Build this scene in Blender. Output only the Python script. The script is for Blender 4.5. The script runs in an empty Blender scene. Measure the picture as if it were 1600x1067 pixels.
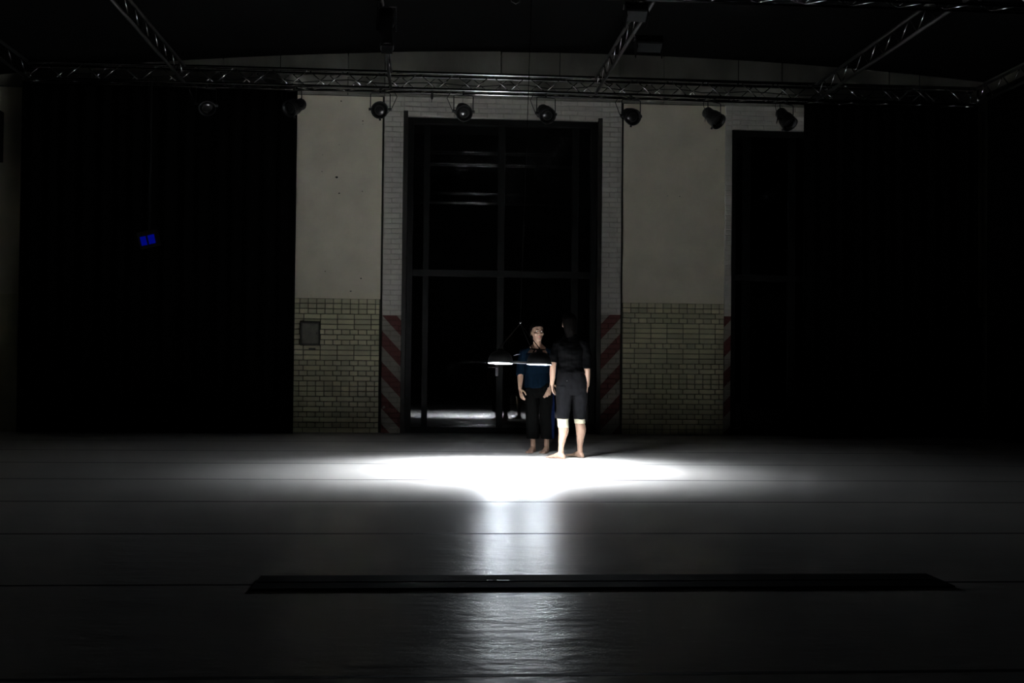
import bpy, bmesh, math, random
from mathutils import Vector, Matrix, noise

# ------------------------------------------------------------------ camera, world, exposure
SC = bpy.context.scene
C = SC.collection
FPX, HCAM = 1778.0, 1.09
YAW, ROLL, PITCH = math.radians(4.2), math.radians(0.6), math.atan(31.5 / FPX)
fw = Vector((math.sin(YAW) * math.cos(PITCH), math.cos(YAW) * math.cos(PITCH), math.sin(PITCH)))
r0 = Vector((math.cos(YAW), -math.sin(YAW), 0))
u0 = r0.cross(fw)
rt = r0 * math.cos(ROLL) + u0 * math.sin(ROLL)
up = -r0 * math.sin(ROLL) + u0 * math.cos(ROLL)
cam = bpy.data.cameras.new('camera')
camo = bpy.data.objects.new('camera', cam)
C.objects.link(camo)
cam.sensor_fit = 'HORIZONTAL'
cam.sensor_width = 36.0
cam.lens = FPX / 1600 * 36.0
cam.clip_end = 200
M = Matrix((rt, up, -fw)).transposed().to_4x4()
M.translation = Vector((0, 0, HCAM))
camo.matrix_world = M
SC.camera = camo

w = bpy.data.worlds.new('World')
SC.world = w
w.use_nodes = True
w.node_tree.nodes['Background'].inputs[0].default_value = (0, 0, 0, 1)
w.node_tree.nodes['Background'].inputs[1].default_value = 0.0
LAMP_STRENGTH = 7300.0
RING_STRENGTH = 900.0          # the two pendant bulbs light the hall, with glow rings added for reflector light
LAMP_COLOR = (0.86, 0.93, 1.0)
vs = SC.view_settings
vs.view_transform = 'Standard'
vs.look = 'None'
vs.gamma = 1.0
vs.exposure = 0.0
vs.use_curve_mapping = False

SC.cycles.sample_clamp_indirect = 0.0     # no clamping: the light bounced off the bright pool fills the hall

# pixel -> world helpers (1600 x 1067 frame); the distance always comes from a plane of the hall
def ray(x, y):
    return fw * FPX + rt * (x - 800) - up * (y - 533.5)
def onY(x, y, Y):
    q = ray(x, y); q = q * (Y / q.y); return Vector((q.x, Y, HCAM + q.z))
def onZ(x, y, Z=0.0):
    q = ray(x, y); q = q * ((Z - HCAM) / q.z); return Vector((q.x, q.y, Z))

# ------------------------------------------------------------------ materials
def mat(name, col, rough=0.5, metal=0.0, spec=0.5, noise_amt=0.0, nscale=8.0, bump=0.0, bscale=60.0,
        stretch=(1, 1, 1), random_amt=0.0, sheen=0.0):
    m = bpy.data.materials.new(name); m.use_nodes = True
    nt = m.node_tree; b = nt.nodes['Principled BSDF']
    b.inputs['Base Color'].default_value = (*col, 1)
    b.inputs['Roughness'].default_value = rough
    b.inputs['Metallic'].default_value = metal
    b.inputs['Specular IOR Level'].default_value = spec
    if sheen: b.inputs['Sheen Weight'].default_value = sheen
    geo = nt.nodes.new('ShaderNodeNewGeometry')
    mp = nt.nodes.new('ShaderNodeMapping'); mp.inputs['Scale'].default_value = stretch
    nt.links.new(geo.outputs['Position'], mp.inputs['Vector'])
    last = None
    if noise_amt:
        n = nt.nodes.new('ShaderNodeTexNoise'); n.inputs['Scale'].default_value = nscale
        n.inputs['Detail'].default_value = 5
        nt.links.new(mp.outputs[0], n.inputs['Vector'])
        r = nt.nodes.new('ShaderNodeMapRange')
        r.inputs['From Min'].default_value = 0.3; r.inputs['From Max'].default_value = 0.7
        r.inputs['To Min'].default_value = 1 - noise_amt; r.inputs['To Max'].default_value = 1 + noise_amt * 0.6
        nt.links.new(n.outputs['Fac'], r.inputs['Value'])
        last = r.outputs[0]
    if random_amt:
        oi = nt.nodes.new('ShaderNodeObjectInfo')
        r = nt.nodes.new('ShaderNodeMapRange')
        r.inputs['To Min'].default_value = 1 - random_amt; r.inputs['To Max'].default_value = 1 + random_amt * 0.4
        nt.links.new(oi.outputs['Random'], r.inputs['Value'])
        if last:
            mu = nt.nodes.new('ShaderNodeMath'); mu.operation = 'MULTIPLY'
            nt.links.new(last, mu.inputs[0]); nt.links.new(r.outputs[0], mu.inputs[1]); last = mu.outputs[0]
        else: last = r.outputs[0]
    if last:
        vm = nt.nodes.new('ShaderNodeVectorMath'); vm.operation = 'SCALE'
        vm.inputs[0].default_value = col
        nt.links.new(last, vm.inputs['Scale']); nt.links.new(vm.outputs[0], b.inputs['Base Color'])
    if bump:
        n2 = nt.nodes.new('ShaderNodeTexNoise'); n2.inputs['Scale'].default_value = bscale
        n2.inputs['Detail'].default_value = 4
        nt.links.new(mp.outputs[0], n2.inputs['Vector'])
        bp = nt.nodes.new('ShaderNodeBump'); bp.inputs['Strength'].default_value = bump
        bp.inputs['Distance'].default_value = 0.01
        nt.links.new(n2.outputs['Fac'], bp.inputs['Height']); nt.links.new(bp.outputs[0], b.inputs['Normal'])
    return m

def emis(name, col, s):
    m = bpy.data.materials.new(name); m.use_nodes = True
    nt = m.node_tree; nt.nodes.clear()
    o = nt.nodes.new('ShaderNodeOutputMaterial'); e = nt.nodes.new('ShaderNodeEmission')
    e.inputs[0].default_value = (*col, 1); e.inputs[1].default_value = s
    nt.links.new(e.outputs[0], o.inputs[0]); return m

MT = {}
MT['plaster'] = mat('cream_plaster', (0.74, 0.69, 0.55), 0.75, noise_amt=0.10, nscale=2.2, bump=0.15, bscale=25)
MT['concrete'] = mat('grey_concrete', (0.26, 0.255, 0.22), 0.85, noise_amt=0.35, nscale=1.6, bump=0.2, bscale=30, stretch=(1, 1, .4))
MT['glazed'] = mat('glazed_brick', (0.60, 0.57, 0.385), 0.32, noise_amt=0.15, nscale=3.0, random_amt=0.25)
MT['mortar'] = mat('dark_mortar', (0.035, 0.034, 0.026), 0.9)
MT['pmortar'] = mat('painted_mortar', (0.30, 0.29, 0.25), 0.8)
MT['wallside'] = mat('pale_side_wall', (0.24, 0.235, 0.20), 0.85, noise_amt=0.15, nscale=2)
MT['black'] = mat('black_paint', (0.012, 0.012, 0.012), 0.45, bump=0.05)
MT['matteblack'] = mat('matte_black', (0.010, 0.010, 0.010), 0.8, spec=0.2)
MT['deepblack'] = mat('deep_black', (0.003, 0.003, 0.003), 0.8, spec=0.05)
MT['ceiling'] = mat('black_ceiling', (0.004, 0.004, 0.004), 0.95, spec=0.1)
MT['velvet'] = mat('black_velvet', (0.0015, 0.0015, 0.0015), 0.95, spec=0.05)
MT['alu'] = mat('truss_aluminium', (0.62, 0.62, 0.63), 0.13, metal=1.0, noise_amt=0.1, nscale=20)
MT['alubr'] = mat('bright_aluminium', (0.78, 0.78, 0.79), 0.07, metal=1.0)
MT['alud'] = mat('dull_aluminium', (0.30, 0.30, 0.31), 0.42, metal=1.0)
MT['alult'] = mat('weathered_aluminium', (0.06, 0.06, 0.057), 0.6, metal=0.6)
MT['steel'] = mat('dark_steel', (0.022, 0.020, 0.017), 0.5, noise_amt=0.15)
MT['doorframe'] = mat('door_frame_paint', (0.0022, 0.0025, 0.0025), 0.5, spec=0.3)
MT['chrome'] = mat('handle_steel', (0.6, 0.6, 0.6), 0.2, metal=1.0)
MT['rubber'] = mat('black_rubber', (0.010, 0.010, 0.010), 0.6)
MT['greypanel'] = mat('grey_lamp_panel', (0.010, 0.011, 0.011), 0.6, spec=0.1)
MT['enamel'] = mat('grey_enamel', (0.12, 0.12, 0.12), 0.35)
MT['greybox'] = mat('grey_metal_box', (0.17, 0.16, 0.13), 0.4, noise_amt=0.4, nscale=14)
MT['seam'] = mat('dark_seam_tape', (0.05, 0.05, 0.05), 0.6, spec=0.25)
MT['tape'] = mat('pale_tape', (0.75, 0.73, 0.70), 0.5)
MT['skin'] = mat('skin', (0.31, 0.19, 0.133), 0.55, noise_amt=0.08, nscale=30)
MT['lips'] = mat('lips', (0.42, 0.16, 0.13), 0.45)
MT['eyew'] = mat('eye_white', (0.65, 0.62, 0.58), 0.3)
MT['iris'] = mat('iris', (0.03, 0.018, 0.012), 0.2)
MT['hair'] = mat('dark_hair', (0.0016, 0.0012, 0.0011), 0.65, spec=0.03, bump=0.4, bscale=120, stretch=(1, 1, .15))
MT['navy'] = mat('navy_jersey', (0.0012, 0.0056, 0.0125), 0.9, spec=0.05, noise_amt=0.15, nscale=20, bump=0.1)
MT['blackcloth'] = mat('black_trouser_cloth', (0.0014, 0.0014, 0.0013), 0.9, spec=0.05, bump=0.1)
MT['bluestripe'] = mat('blue_side_stripe', (0.001, 0.0035, 0.016), 0.8, spec=0.05)
MT['greycloth'] = mat('charcoal_trouser_cloth', (0.0052, 0.0052, 0.0060), 0.9, spec=0.06, noise_amt=0.15, nscale=20, bump=0.1)
MT['shirt'] = mat('black_shirt_cloth', (0.0020, 0.0020, 0.0023), 0.75, spec=0.035, bump=0.1)
MT['cream'] = mat('cream_knee_sleeve', (0.42, 0.395, 0.29), 0.8, spec=0.2, bump=0.15, bscale=150)
MT['bulb'] = emis('bulb_glow', LAMP_COLOR, LAMP_STRENGTH)
MT['ring'] = emis('added_ring_glow', LAMP_COLOR, RING_STRENGTH)
MT['blue'] = emis('blue_display_glow', (0.0, 0.012, 0.9), 0.15)
MT['rope'] = mat('dark_rope', (0.002, 0.0018, 0.0015), 0.9, spec=0.03)

def glass_mat():
    m = bpy.data.materials.new('window_glass'); m.use_nodes = True
    b = m.node_tree.nodes['Principled BSDF']
    b.inputs['Base Color'].default_value = (0.92, 0.95, 0.95, 1)
    b.inputs['Roughness'].default_value = 0.0
    b.inputs['Transmission Weight'].default_value = 1.0
    b.inputs['IOR'].default_value = 1.46
    return m
MT['glass'] = glass_mat()

def lens_mat():
    m = bpy.data.materials.new('lamp_lens'); m.use_nodes = True
    nt = m.node_tree; b = nt.nodes['Principled BSDF']
    b.inputs['Base Color'].default_value = (0.05, 0.05, 0.05, 1)
    b.inputs['Metallic'].default_value = 0.6
    b.inputs['Roughness'].default_value = 0.08
    return m
MT['lens'] = lens_mat()

def floor_mat():
    # light grey vinyl dance floor: satin, slightly rippled across the strips, faint scuffs
    m = bpy.data.materials.new('vinyl_dance_floor'); m.use_nodes = True
    nt = m.node_tree; b = nt.nodes['Principled BSDF']; L = nt.links
    geo = nt.nodes.new('ShaderNodeNewGeometry')
    n1 = nt.nodes.new('ShaderNodeTexNoise'); n1.inputs['Scale'].default_value = 0.9; n1.inputs['Detail'].default_value = 6
    L.new(geo.outputs['Position'], n1.inputs['Vector'])
    cr = nt.nodes.new('ShaderNodeValToRGB')
    cr.color_ramp.elements[0].position = 0.3; cr.color_ramp.elements[0].color = (0.67, 0.64, 0.61, 1)
    cr.color_ramp.elements[1].position = 0.7; cr.color_ramp.elements[1].color = (0.77, 0.735, 0.70, 1)
    L.new(n1.outputs['Fac'], cr.inputs[0]); L.new(cr.outputs[0], b.inputs['Base Color'])
    mp = nt.nodes.new('ShaderNodeMapping'); mp.inputs['Scale'].default_value = (1.0, 2.2, 1)
    L.new(geo.outputs['Position'], mp.inputs['Vector'])
    n2 = nt.nodes.new('ShaderNodeTexNoise'); n2.inputs['Scale'].default_value = 9.0; n2.inputs['Detail'].default_value = 4
    L.new(mp.outputs[0], n2.inputs['Vector'])
    n3 = nt.nodes.new('ShaderNodeTexNoise'); n3.inputs['Scale'].default_value = 1.7; n3.inputs['Detail'].default_value = 2
    L.new(mp.outputs[0], n3.inputs['Vector'])
    ad = nt.nodes.new('ShaderNodeMath'); ad.operation = 'MULTIPLY_ADD'; ad.inputs[1].default_value = 3.0
    L.new(n3.outputs['Fac'], ad.inputs[0]); L.new(n2.outputs['Fac'], ad.inputs[2])
    bp = nt.nodes.new('ShaderNodeBump'); bp.inputs['Strength'].default_value = 0.36; bp.inputs['Distance'].default_value = 0.010
    L.new(ad.outputs[0], bp.inputs['Height']); L.new(bp.outputs[0], b.inputs['Normal'])
    rr = nt.nodes.new('ShaderNodeMapRange'); rr.inputs['To Min'].default_value = 0.28; rr.inputs['To Max'].default_value = 0.34
    L.new(n1.outputs['Fac'], rr.inputs['Value']); L.new(rr.outputs[0], b.inputs['Roughness'])
    b.inputs['Specular IOR Level'].default_value = 0.05
    return m
MT['vinyl'] = floor_mat()

def painted_mat(name, xc, sgn, zst=1.79, tone=1.0):
    # white painted brick with red hazard stripes below shoulder height (paint, not light)
    m = bpy.data.materials.new(name); m.use_nodes = True
    nt = m.node_tree; b = nt.nodes['Principled BSDF']; L = nt.links
    geo = nt.nodes.new('ShaderNodeNewGeometry'); sx = nt.nodes.new('ShaderNodeSeparateXYZ')
    L.new(geo.outputs['Position'], sx.inputs[0])
    def mth(op, a, c):
        n = nt.nodes.new('ShaderNodeMath'); n.operation = op
        for i, v in enumerate((a, c)):
            if isinstance(v, (int, float)): n.inputs[i].default_value = v
            elif v is not None: L.new(v, n.inputs[i])
        return n.outputs[0]
    xx = mth('SUBTRACT', sx.outputs['X'], xc)
    t = mth('ADD', mth('MULTIPLY', xx, 1.08 * sgn), sx.outputs['Z'])
    fr = mth('FRACT', mth('DIVIDE', mth('ADD', t, 10 * 0.463 - 1.305), 0.463), None)
    red = mth('LESS_THAN', fr, 0.50)
    low = mth('LESS_THAN', sx.outputs['Z'], zst)
    fac = mth('MULTIPLY', red, low)
    n1 = nt.nodes.new('ShaderNodeTexNoise'); n1.inputs['Scale'].default_value = 7; n1.inputs['Detail'].default_value = 6
    L.new(geo.outputs['Position'], n1.inputs['Vector'])
    wr = mth('GREATER_THAN', n1.outputs['Fac'], 0.30)
    fac = mth('MULTIPLY', fac, wr)
    mx = nt.nodes.new('ShaderNodeMix'); mx.data_type = 'RGBA'
    L.new(fac, mx.inputs[0]); mw = nt.nodes.new('ShaderNodeMix'); mw.data_type = 'RGBA'; L.new(low, mw.inputs[0]); mw.inputs[6].default_value = (0.62, 0.60, 0.54, 1); mw.inputs[7].default_value = (0.34, 0.32, 0.265, 1)
    L.new(mw.outputs[2], mx.inputs[6]); mx.inputs[7].default_value = (0.135, 0.030, 0.026, 1)
    hs = nt.nodes.new('ShaderNodeVectorMath'); hs.operation = 'SCALE'
    mr = nt.nodes.new('ShaderNodeMapRange'); mr.inputs['To Min'].default_value = 0.75 * tone; mr.inputs['To Max'].default_value = 1.15 * tone
    L.new(n1.outputs['Fac'], mr.inputs['Value'])
    L.new(mx.outputs[2], hs.inputs[0]); L.new(mr.outputs[0], hs.inputs['Scale']); L.new(hs.outputs[0], b.inputs['Base Color'])
    n2 = nt.nodes.new('ShaderNodeTexNoise'); n2.inputs['Scale'].default_value = 40
    L.new(geo.outputs['Position'], n2.inputs['Vector'])
    bp = nt.nodes.new('ShaderNodeBump'); bp.inputs['Strength'].default_value = 0.3; bp.inputs['Distance'].default_value = 0.01
    L.new(n2.outputs['Fac'], bp.inputs['Height']); L.new(bp.outputs[0], b.inputs['Normal'])
    b.inputs['Roughness'].default_value = 0.6
    return m

# ------------------------------------------------------------------ mesh helpers
class MB:
    def __init__(s): s.bm = bmesh.new()
    def box(s, x0, x1, y0, y1, z0, z1):
        v = [s.bm.verts.new((x, y, z)) for z in (z0, z1) for y in (y0, y1) for x in (x0, x1)]
        for f in ((0, 2, 3, 1), (4, 5, 7, 6), (0, 1, 5, 4), (2, 6, 7, 3), (0, 4, 6, 2), (1, 3, 7, 5)):
            s.bm.faces.new([v[i] for i in f])
        return s
    def obox(s, c, ax, ay, az):      # oriented box: centre and half-vectors
        c = Vector(c); v = []
        for k in (-1, 1):
            for j in (-1, 1):
                for i in (-1, 1): v.append(s.bm.verts.new(c + Vector(ax) * i + Vector(ay) * j + Vector(az) * k))
        for f in ((0, 2, 3, 1), (4, 5, 7, 6), (0, 1, 5, 4), (2, 6, 7, 3), (0, 4, 6, 2), (1, 3, 7, 5)):
            s.bm.faces.new([v[i] for i in f])
        return s
    def rings(s, rings, cap=True):
        R = [[s.bm.verts.new(p) for p in r] for r in rings]
        n = len(R[0])
        for a, b in zip(R, R[1:]):
            for i in range(n):
                s.bm.faces.new((a[i], a[(i + 1) % n], b[(i + 1) % n], b[i]))
        if cap:
            s.bm.faces.new(list(reversed(R[0]))); s.bm.faces.new(R[-1])
        return s
    def tube(s, pts, r, n=8, cap=True):
        pts = [Vector(p) for p in pts]
        rr = r if isinstance(r, (list, tuple)) else [r] * len(pts)
        out = []; prev = None
        for i, p in enumerate(pts):
            t = (pts[min(i + 1, len(pts) - 1)] - pts[max(i - 1, 0)]).normalized()
            if prev is None:
                a = t.orthogonal().normalized()
            else:
                a = prev - t * prev.dot(t)
                a = a.normalized() if a.length > 1e-6 else t.orthogonal().normalized()
            prev = a; b = t.cross(a)
            out.append([p + (a * math.cos(k * math.tau / n) + b * math.sin(k * math.tau / n)) * rr[i] for k in range(n)])
        return s.rings(out, cap)
    def lathe(s, prof, n=24, mtx=Matrix(), cap=True):   # profile of (radius, z)
        return s.rings([[mtx @ Vector((r * math.cos(k * math.tau / n), r * math.sin(k * math.tau / n), z)) for k in range(n)] for r, z in prof], cap)
    def mesh(s, name, smooth=False, bevel=0.0):
        if bevel:
            bmesh.ops.bevel(s.bm, geom=s.bm.edges[:], offset=bevel, segments=2, affect='EDGES', profile=0.5)
        bmesh.ops.recalc_face_normals(s.bm, faces=s.bm.faces[:])
        me = bpy.data.meshes.new(name); s.bm.to_mesh(me); s.bm.free()
        if smooth:
            for p in me.polygons: p.use_smooth = True
        return me
    def build(s, name, m, parent=None, smooth=False, bevel=0.0, loc=None, autos=False):
        me = s.mesh(name, smooth or autos, bevel)
        return put(name, me, m, parent, loc)

def put(name, me, m, parent=None, loc=None):
    if m is not None and not me.materials: me.materials.append(m if not isinstance(m, str) else MT[m])
    o = bpy.data.objects.new(name, me); C.objects.link(o)
    if parent is not None: o.parent = parent
    if loc is not None: o.location = loc
    return o
def tag(o, label, cat, group=None):
    o['label'] = label; o['category'] = cat
    if group: o['group'] = group
    return o
def thing(name, label, cat, loc=(0, 0, 0), rz=0.0, group=None):
    o = bpy.data.objects.new(name, None); C.objects.link(o)
    o.location = loc; o.rotation_euler = (0, 0, rz); o.empty_display_size = 0.1
    return tag(o, label, cat, group)
def struct(o): o['kind'] = 'structure'; return o

# ------------------------------------------------------------------ the hall
YW = 17.2
XL, XR = -6.55, 8.62
SEAMS = [onZ(800, y).y for y in (1055, 912, 833, 785, 750)]
SW = (SEAMS[-1] - SEAMS[0]) / 4

fl = struct(MB().box(XL - .2, XR + .2, -3.5, YW + 2.6, -0.25, -0.008).build('floor', 'mortar'))
fl['label'] = 'light grey vinyl dance floor laid in strips'
k = -4
ys = []
y = SEAMS[0] - 4 * SW
while y < YW:
    ys.append(y); y += SW
for a, b in zip(ys, ys[1:] + [YW + 0.02]):
    MB().box(XL, XR, a + 0.003, min(b, YW + .02) - 0.003, -0.008, 0.0).build('vinyl_strip', 'vinyl', fl)
    MB().box(XL, XR, a - .016, a + .016, -.001, .0006).build('seam_tape', 'seam', fl)

# ceiling: shallow barrel, black
def zc(x): return 5.80 - 0.0072 * (x - 2.6) ** 2
m_ = MB(); xs = [XL - .2 + i * (XR - XL + .4) / 24 for i in range(25)]
m_.rings([[Vector((x, yy, zc(x) + dz)) for yy, dz in ((-3.5, 0), (YW + .3, 0), (YW + .3, .2), (-3.5, .2))] for x in xs])
struct(m_.build('ceiling', 'ceiling'))
struct(MB().box(XL - .2, XL, -3.5, YW + .3, 0, 5.6).build('wall_left', 'wallside'))
struct(MB().box(XR, XR + .2, -3.5, YW + .3, 0, 5.75).build('wall_right', 'wallside'))
struct(MB().box(XL - .2, XR + .2, -3.7, -3.5, 0, 5.9).build('wall_front', 'matteblack'))

# back wall, x stations from the photograph at the wall plane
X_PIL0, X_DO0, X_DO1, X_PIL1 = -0.70, -0.40, 2.60, 2.915
X_P2, X_D2 = 4.525, 4.63
Z_TILE, Z_DOOR, Z_BAND = 2.008, 4.755, 5.07
wb = MB()
wb.box(XL, X_PIL0 - .03, YW + .01, YW + .3, 0, Z_BAND)                # left field
wb.box(X_PIL0 - .03, X_DO0, YW + .03, YW + .3, 0, Z_BAND)            # behind left pier
wb.box(X_DO0, X_DO1, YW + .03, YW + .3, Z_DOOR + .02, Z_BAND)        # above door
wb.box(X_DO1, X_PIL1 + .03, YW + .03, YW + .3, 0, Z_BAND)
wb.box(X_PIL1 + .03, X_D2, YW + .01, YW + .3, 0, Z_BAND)
wb.box(X_D2, 7.2, YW + .03, YW + .3, Z_DOOR - .05, Z_BAND)
wb.box(7.2, XR, YW + .01, YW + .3, 0, Z_BAND)
wall = struct(wb.build('wall_back', 'mortar'))
def panel(x0, x1, z0, z1, y0, y1, name, m): return MB().box(x0, x1, y0, y1, z0, z1).build(name, m, wall)
panel(XL, X_PIL0 - .03, Z_TILE, Z_BAND - .01, YW, YW + .02, 'plaster_panel', 'plaster')
panel(X_PIL1 + .03, X_P2, Z_TILE, Z_BAND - .01, YW, YW + .02, 'plaster_panel', 'plaster')
panel(7.25, XR, Z_TILE, Z_BAND - .01, YW, YW + .02, 'plaster_panel', 'plaster')
# concrete beam slabs above
bx = [XL, -5.0, -3.1, -1.25, X_PIL0, 1.05, X_PIL1 - .05, 3.55, 5.4, 7.1, XR]
for a, b in zip(bx, bx[1:]):
    off = 0.0 if (a, b) != (X_PIL0, 1.05) else -0.03
    m_ = MB(); zs = [zc(a + .01), zc(b - .01)]
    m_.rings([[Vector((x, yy, z)) for yy, z in ((YW - .05 + off, Z_BAND), (YW + .3, Z_BAND), (YW + .3, zz), (YW - .05 + off, zz))]
              for x, zz in ((a + .008, zs[0] + .05), (b - .008, zs[1] + .05))])
    m_.build('beam_slab', 'concrete', wall)
# small scars in the plaster
random.seed(4)
for px, py, sz in ((533, 158, 3), (567, 189, 2.5), (567, 194, 1.5), (530, 226, 1.3), (504, 242, 1.5), (503, 268, 2), (526, 277, 5), (530, 302, 3),
                   (566, 299, 2), (564, 435, 3), (548, 455, 3), (508, 424, 2), (1043, 306, 1.5), (1062, 307, 2), (1120, 234, 1.5)):
    p = onY(px, py, YW); s_ = sz * 0.0045
    MB().rings([[p + Vector((math.cos(t) * s_ * random.uniform(.6, 1.3), yy, math.sin(t) * s_ * .7)) for t in [i * math.tau / 7 for i in range(7)]]
                for yy in (-.002, .004)]).build('plaster_scar', 'mortar', wall)

BR = {}
def brick_mesh(wd, ht, dp, ch, m):
    key = (round(wd, 3), round(ht, 3), dp, m if isinstance(m, str) else m.name)
    if key in BR: return BR[key]
    b = MB(); hw, hh = wd / 2, ht / 2
    b.rings([[Vector((sx * (hw - i), yy, sz * (hh - i))) for sx, sz in ((-1, -1), (1, -1), (1, 1), (-1, 1))]
             for yy, i in ((dp, 0), (ch, 0), (0, ch))])
    me = b.mesh('brick'); me.materials.append(MT[m] if isinstance(m, str) else m)
    BR[key] = me; return me
def courses(parent, x0, x1, z0, z1, yf, m, pitch=0.0772, joint=0.009, ch=0.004, jit=0.0015, seed=1, mode='english'):
    rnd = random.Random(seed); n = round((z1 - z0) / pitch); pitch = (z1 - z0) / n; cnt = 0
    for r in range(n):
        zc_ = z0 + (r + .5) * pitch
        if mode == 'english':
            wd = 0.125 if (n - r) % 2 else 0.25
            if rnd.random() < .25: wd = 0.375 - wd
        else: wd = 0.25
        x = x0 - (0 if wd < .2 else (0.0625 if mode == 'english' else (0.125 if r % 2 else 0)))
        while x < x1 - .02:
            a, b = max(x, x0), min(x + wd, x1); x += wd
            if b - a < .03: continue
            o = put('brick', brick_mesh(b - a - joint, pitch - joint, 0.03, ch, m), None, parent,
                    ((a + b) / 2, yf - rnd.uniform(0, jit), zc_)); cnt += 1
    return cnt
# glazed dado left and right: the mortar backing is wall_back itself
XCUT = -2.55
lt = struct(MB().box(XL, XCUT, YW - .015, YW + .012, 0, Z_TILE).build('trim_1', 'glazed'))   # hidden stretch behind the left curtain
courses(wall, XCUT, X_PIL0 - .035, 0, Z_TILE, YW - .016, 'glazed', seed=2)
dado2 = struct(MB().box(X_PIL1 + .035, X_P2, YW + .004, YW + .012, 0, Z_TILE).build('trim_2', 'mortar'))
courses(dado2, X_PIL1 + .035, X_P2, 0, Z_TILE, YW - .016, 'glazed', seed=3)
# white painted piers with hazard stripes, lintel
pmL = painted_mat('painted_brick_left', X_PIL0, 1, 1.765)
pmLj = painted_mat('painted_joint_left', X_PIL0, 1, 1.765, 0.80)
pmRj = painted_mat('painted_joint_right', X_PIL1, -1, 1.82, 0.80)
pmR = painted_mat('painted_brick_right', X_PIL1, -1, 1.82)
pierL = struct(MB().box(X_PIL0, X_DO0, YW - .026, YW + .03, 0, Z_BAND).build('trim_3', pmLj))
pierR = struct(MB().box(X_DO1, X_PIL1, YW - .026, YW + .03, 0, Z_BAND).build('trim_4', pmRj))
lint = struct(MB().box(X_DO0, X_DO1, YW - .026, YW + .03, Z_DOOR + .02, Z_BAND).build('trim_5', pmLj))
courses(pierL, X_PIL0, X_DO0, 0, Z_BAND, YW - .040, pmL, joint=0.010, ch=.004, jit=.005, seed=5, mode='stretch')
courses(pierR, X_DO1, X_PIL1, 0, Z_BAND, YW - .040, pmR, joint=0.010, ch=.004, jit=.005, seed=6, mode='stretch')
courses(lint, X_DO0, X_DO1, Z_DOOR + .02, Z_BAND, YW - .040, pmL, joint=0.010, ch=.004, jit=.005, seed=7, mode='stretch')
# pier and lintel of the second doorway
pier2 = struct(MB().box(X_P2, X_D2, YW - .02, YW + .03, 0, Z_BAND).build('trim_6', pmR))
courses(pier2, X_P2, X_D2, 0, Z_BAND, YW - .028, pmR, joint=0.010, ch=.004, jit=.003, seed=8, mode='stretch')
lint2 = struct(MB().box(X_D2, 7.2, YW - .02, YW + .03, Z_DOOR - .05, Z_BAND).build('trim_7', pmL))
courses(lint2, X_D2, 7.2, Z_DOOR - .05, Z_BAND, YW - .028, pmL, joint=0.010, ch=.004, jit=.003, seed=9, mode='stretch')
# steel edge guards of the big doorway
struct(MB().box(X_DO0 - .012, X_DO0 + .055, YW - .055, YW + .06, 0, Z_DOOR + .10).build('trim_8', 'steel', bevel=.006))
struct(MB().box(X_DO1 - .055, X_DO1 + .012, YW - .055, YW + .06, 0, Z_DOOR + .06).build('trim_9', 'steel', bevel=.006))

def glazed_door(name, x0, x1, zt, mull, ztr, handle=None, yd=YW + .12):
    d = struct(bpy.data.objects.new(name, None)); C.objects.link(d); d.location = ((x0 + x1) / 2, yd, 0)
    ox, oy = d.location.x, d.location.y
    def bx_(n, a, b, z0, z1, y0=-.035, y1=.035, m='doorframe', bev=.004):
        return MB().box(a - ox, b - ox, y0, y1, z0, z1).build(n, m, d, bevel=bev)
    bx_('frame_jamb', x0, x0 + .09, 0, zt, -.06, .06); bx_('frame_jamb', x1 - .09, x1, 0, zt, -.06, .06)
    bx_('frame_head', x0 + .09, x1 - .09, zt - .09, zt, -.06, .06)
    bx_('transom', x0 + .09, x1 - .09, ztr - .05, ztr + .05, -.05, .05)
    bx_('bottom_rail', x0 + .09, x1 - .09, 0, .09)
    for mx, hw in mull:
        bx_('mullion', mx - hw, mx + hw, .09, ztr - .05); bx_('mullion', mx - hw, mx + hw, ztr + .05, zt - .09)
    ed = [x0 + .09] + [v for mx, hw in mull for v in (mx - hw, mx + hw)] + [x1 - .09]
    for a, b in zip(ed[::2], ed[1::2]):
        for z0, z1 in ((.09, ztr - .05), (ztr + .05, zt - .09)):
            bx_('pane', a + .001, b - .001, z0 + .001, z1 - .001, -.006, .006, 'glass', 0)
    if handle:
        hx, hz = handle
        pl = bx_('handle_plate', hx - .022, hx + .022, hz - .13, hz + .06, -.045, -.034, 'chrome', .003)
        MB().tube([(hx - ox, -.046, hz), (hx - ox, -.09, hz), (hx - ox - .03, -.10, hz), (hx - ox - .14, -.10, hz + .004)], .010, 10).build('lever', 'chrome', pl, smooth=True)
    return d
WX = lambda px, py=400: onY(px, py, YW + .12).x
WZ = lambda px, py: onY(px, py, YW + .12).z
hp = onY(776, 574, YW + .12)
glazed_door('door_1', X_DO0 + .055, X_DO1 - .055, Z_DOOR + .02,
            [(WX(665.5), .045), (WX(782.5), .05), (WX(898), .05)], WZ(700, 427), (hp.x, hp.z))
glazed_door('door_2', X_D2, 7.2, Z_DOOR - .05, [(WX(1165), .06), (WX(1236), .06), (6.6, .05)], WZ(700, 427))
# dark lobby behind the doors
struct(MB().box(XL, XR, YW + 2.4, YW + 2.6, 0, 5.2).build('wall_lobby', 'matteblack'))
struct(MB().box(XL, XR, YW + .3, YW + 2.4, 5.0, 5.2).build('ceiling_lobby', 'matteblack'))

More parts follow.
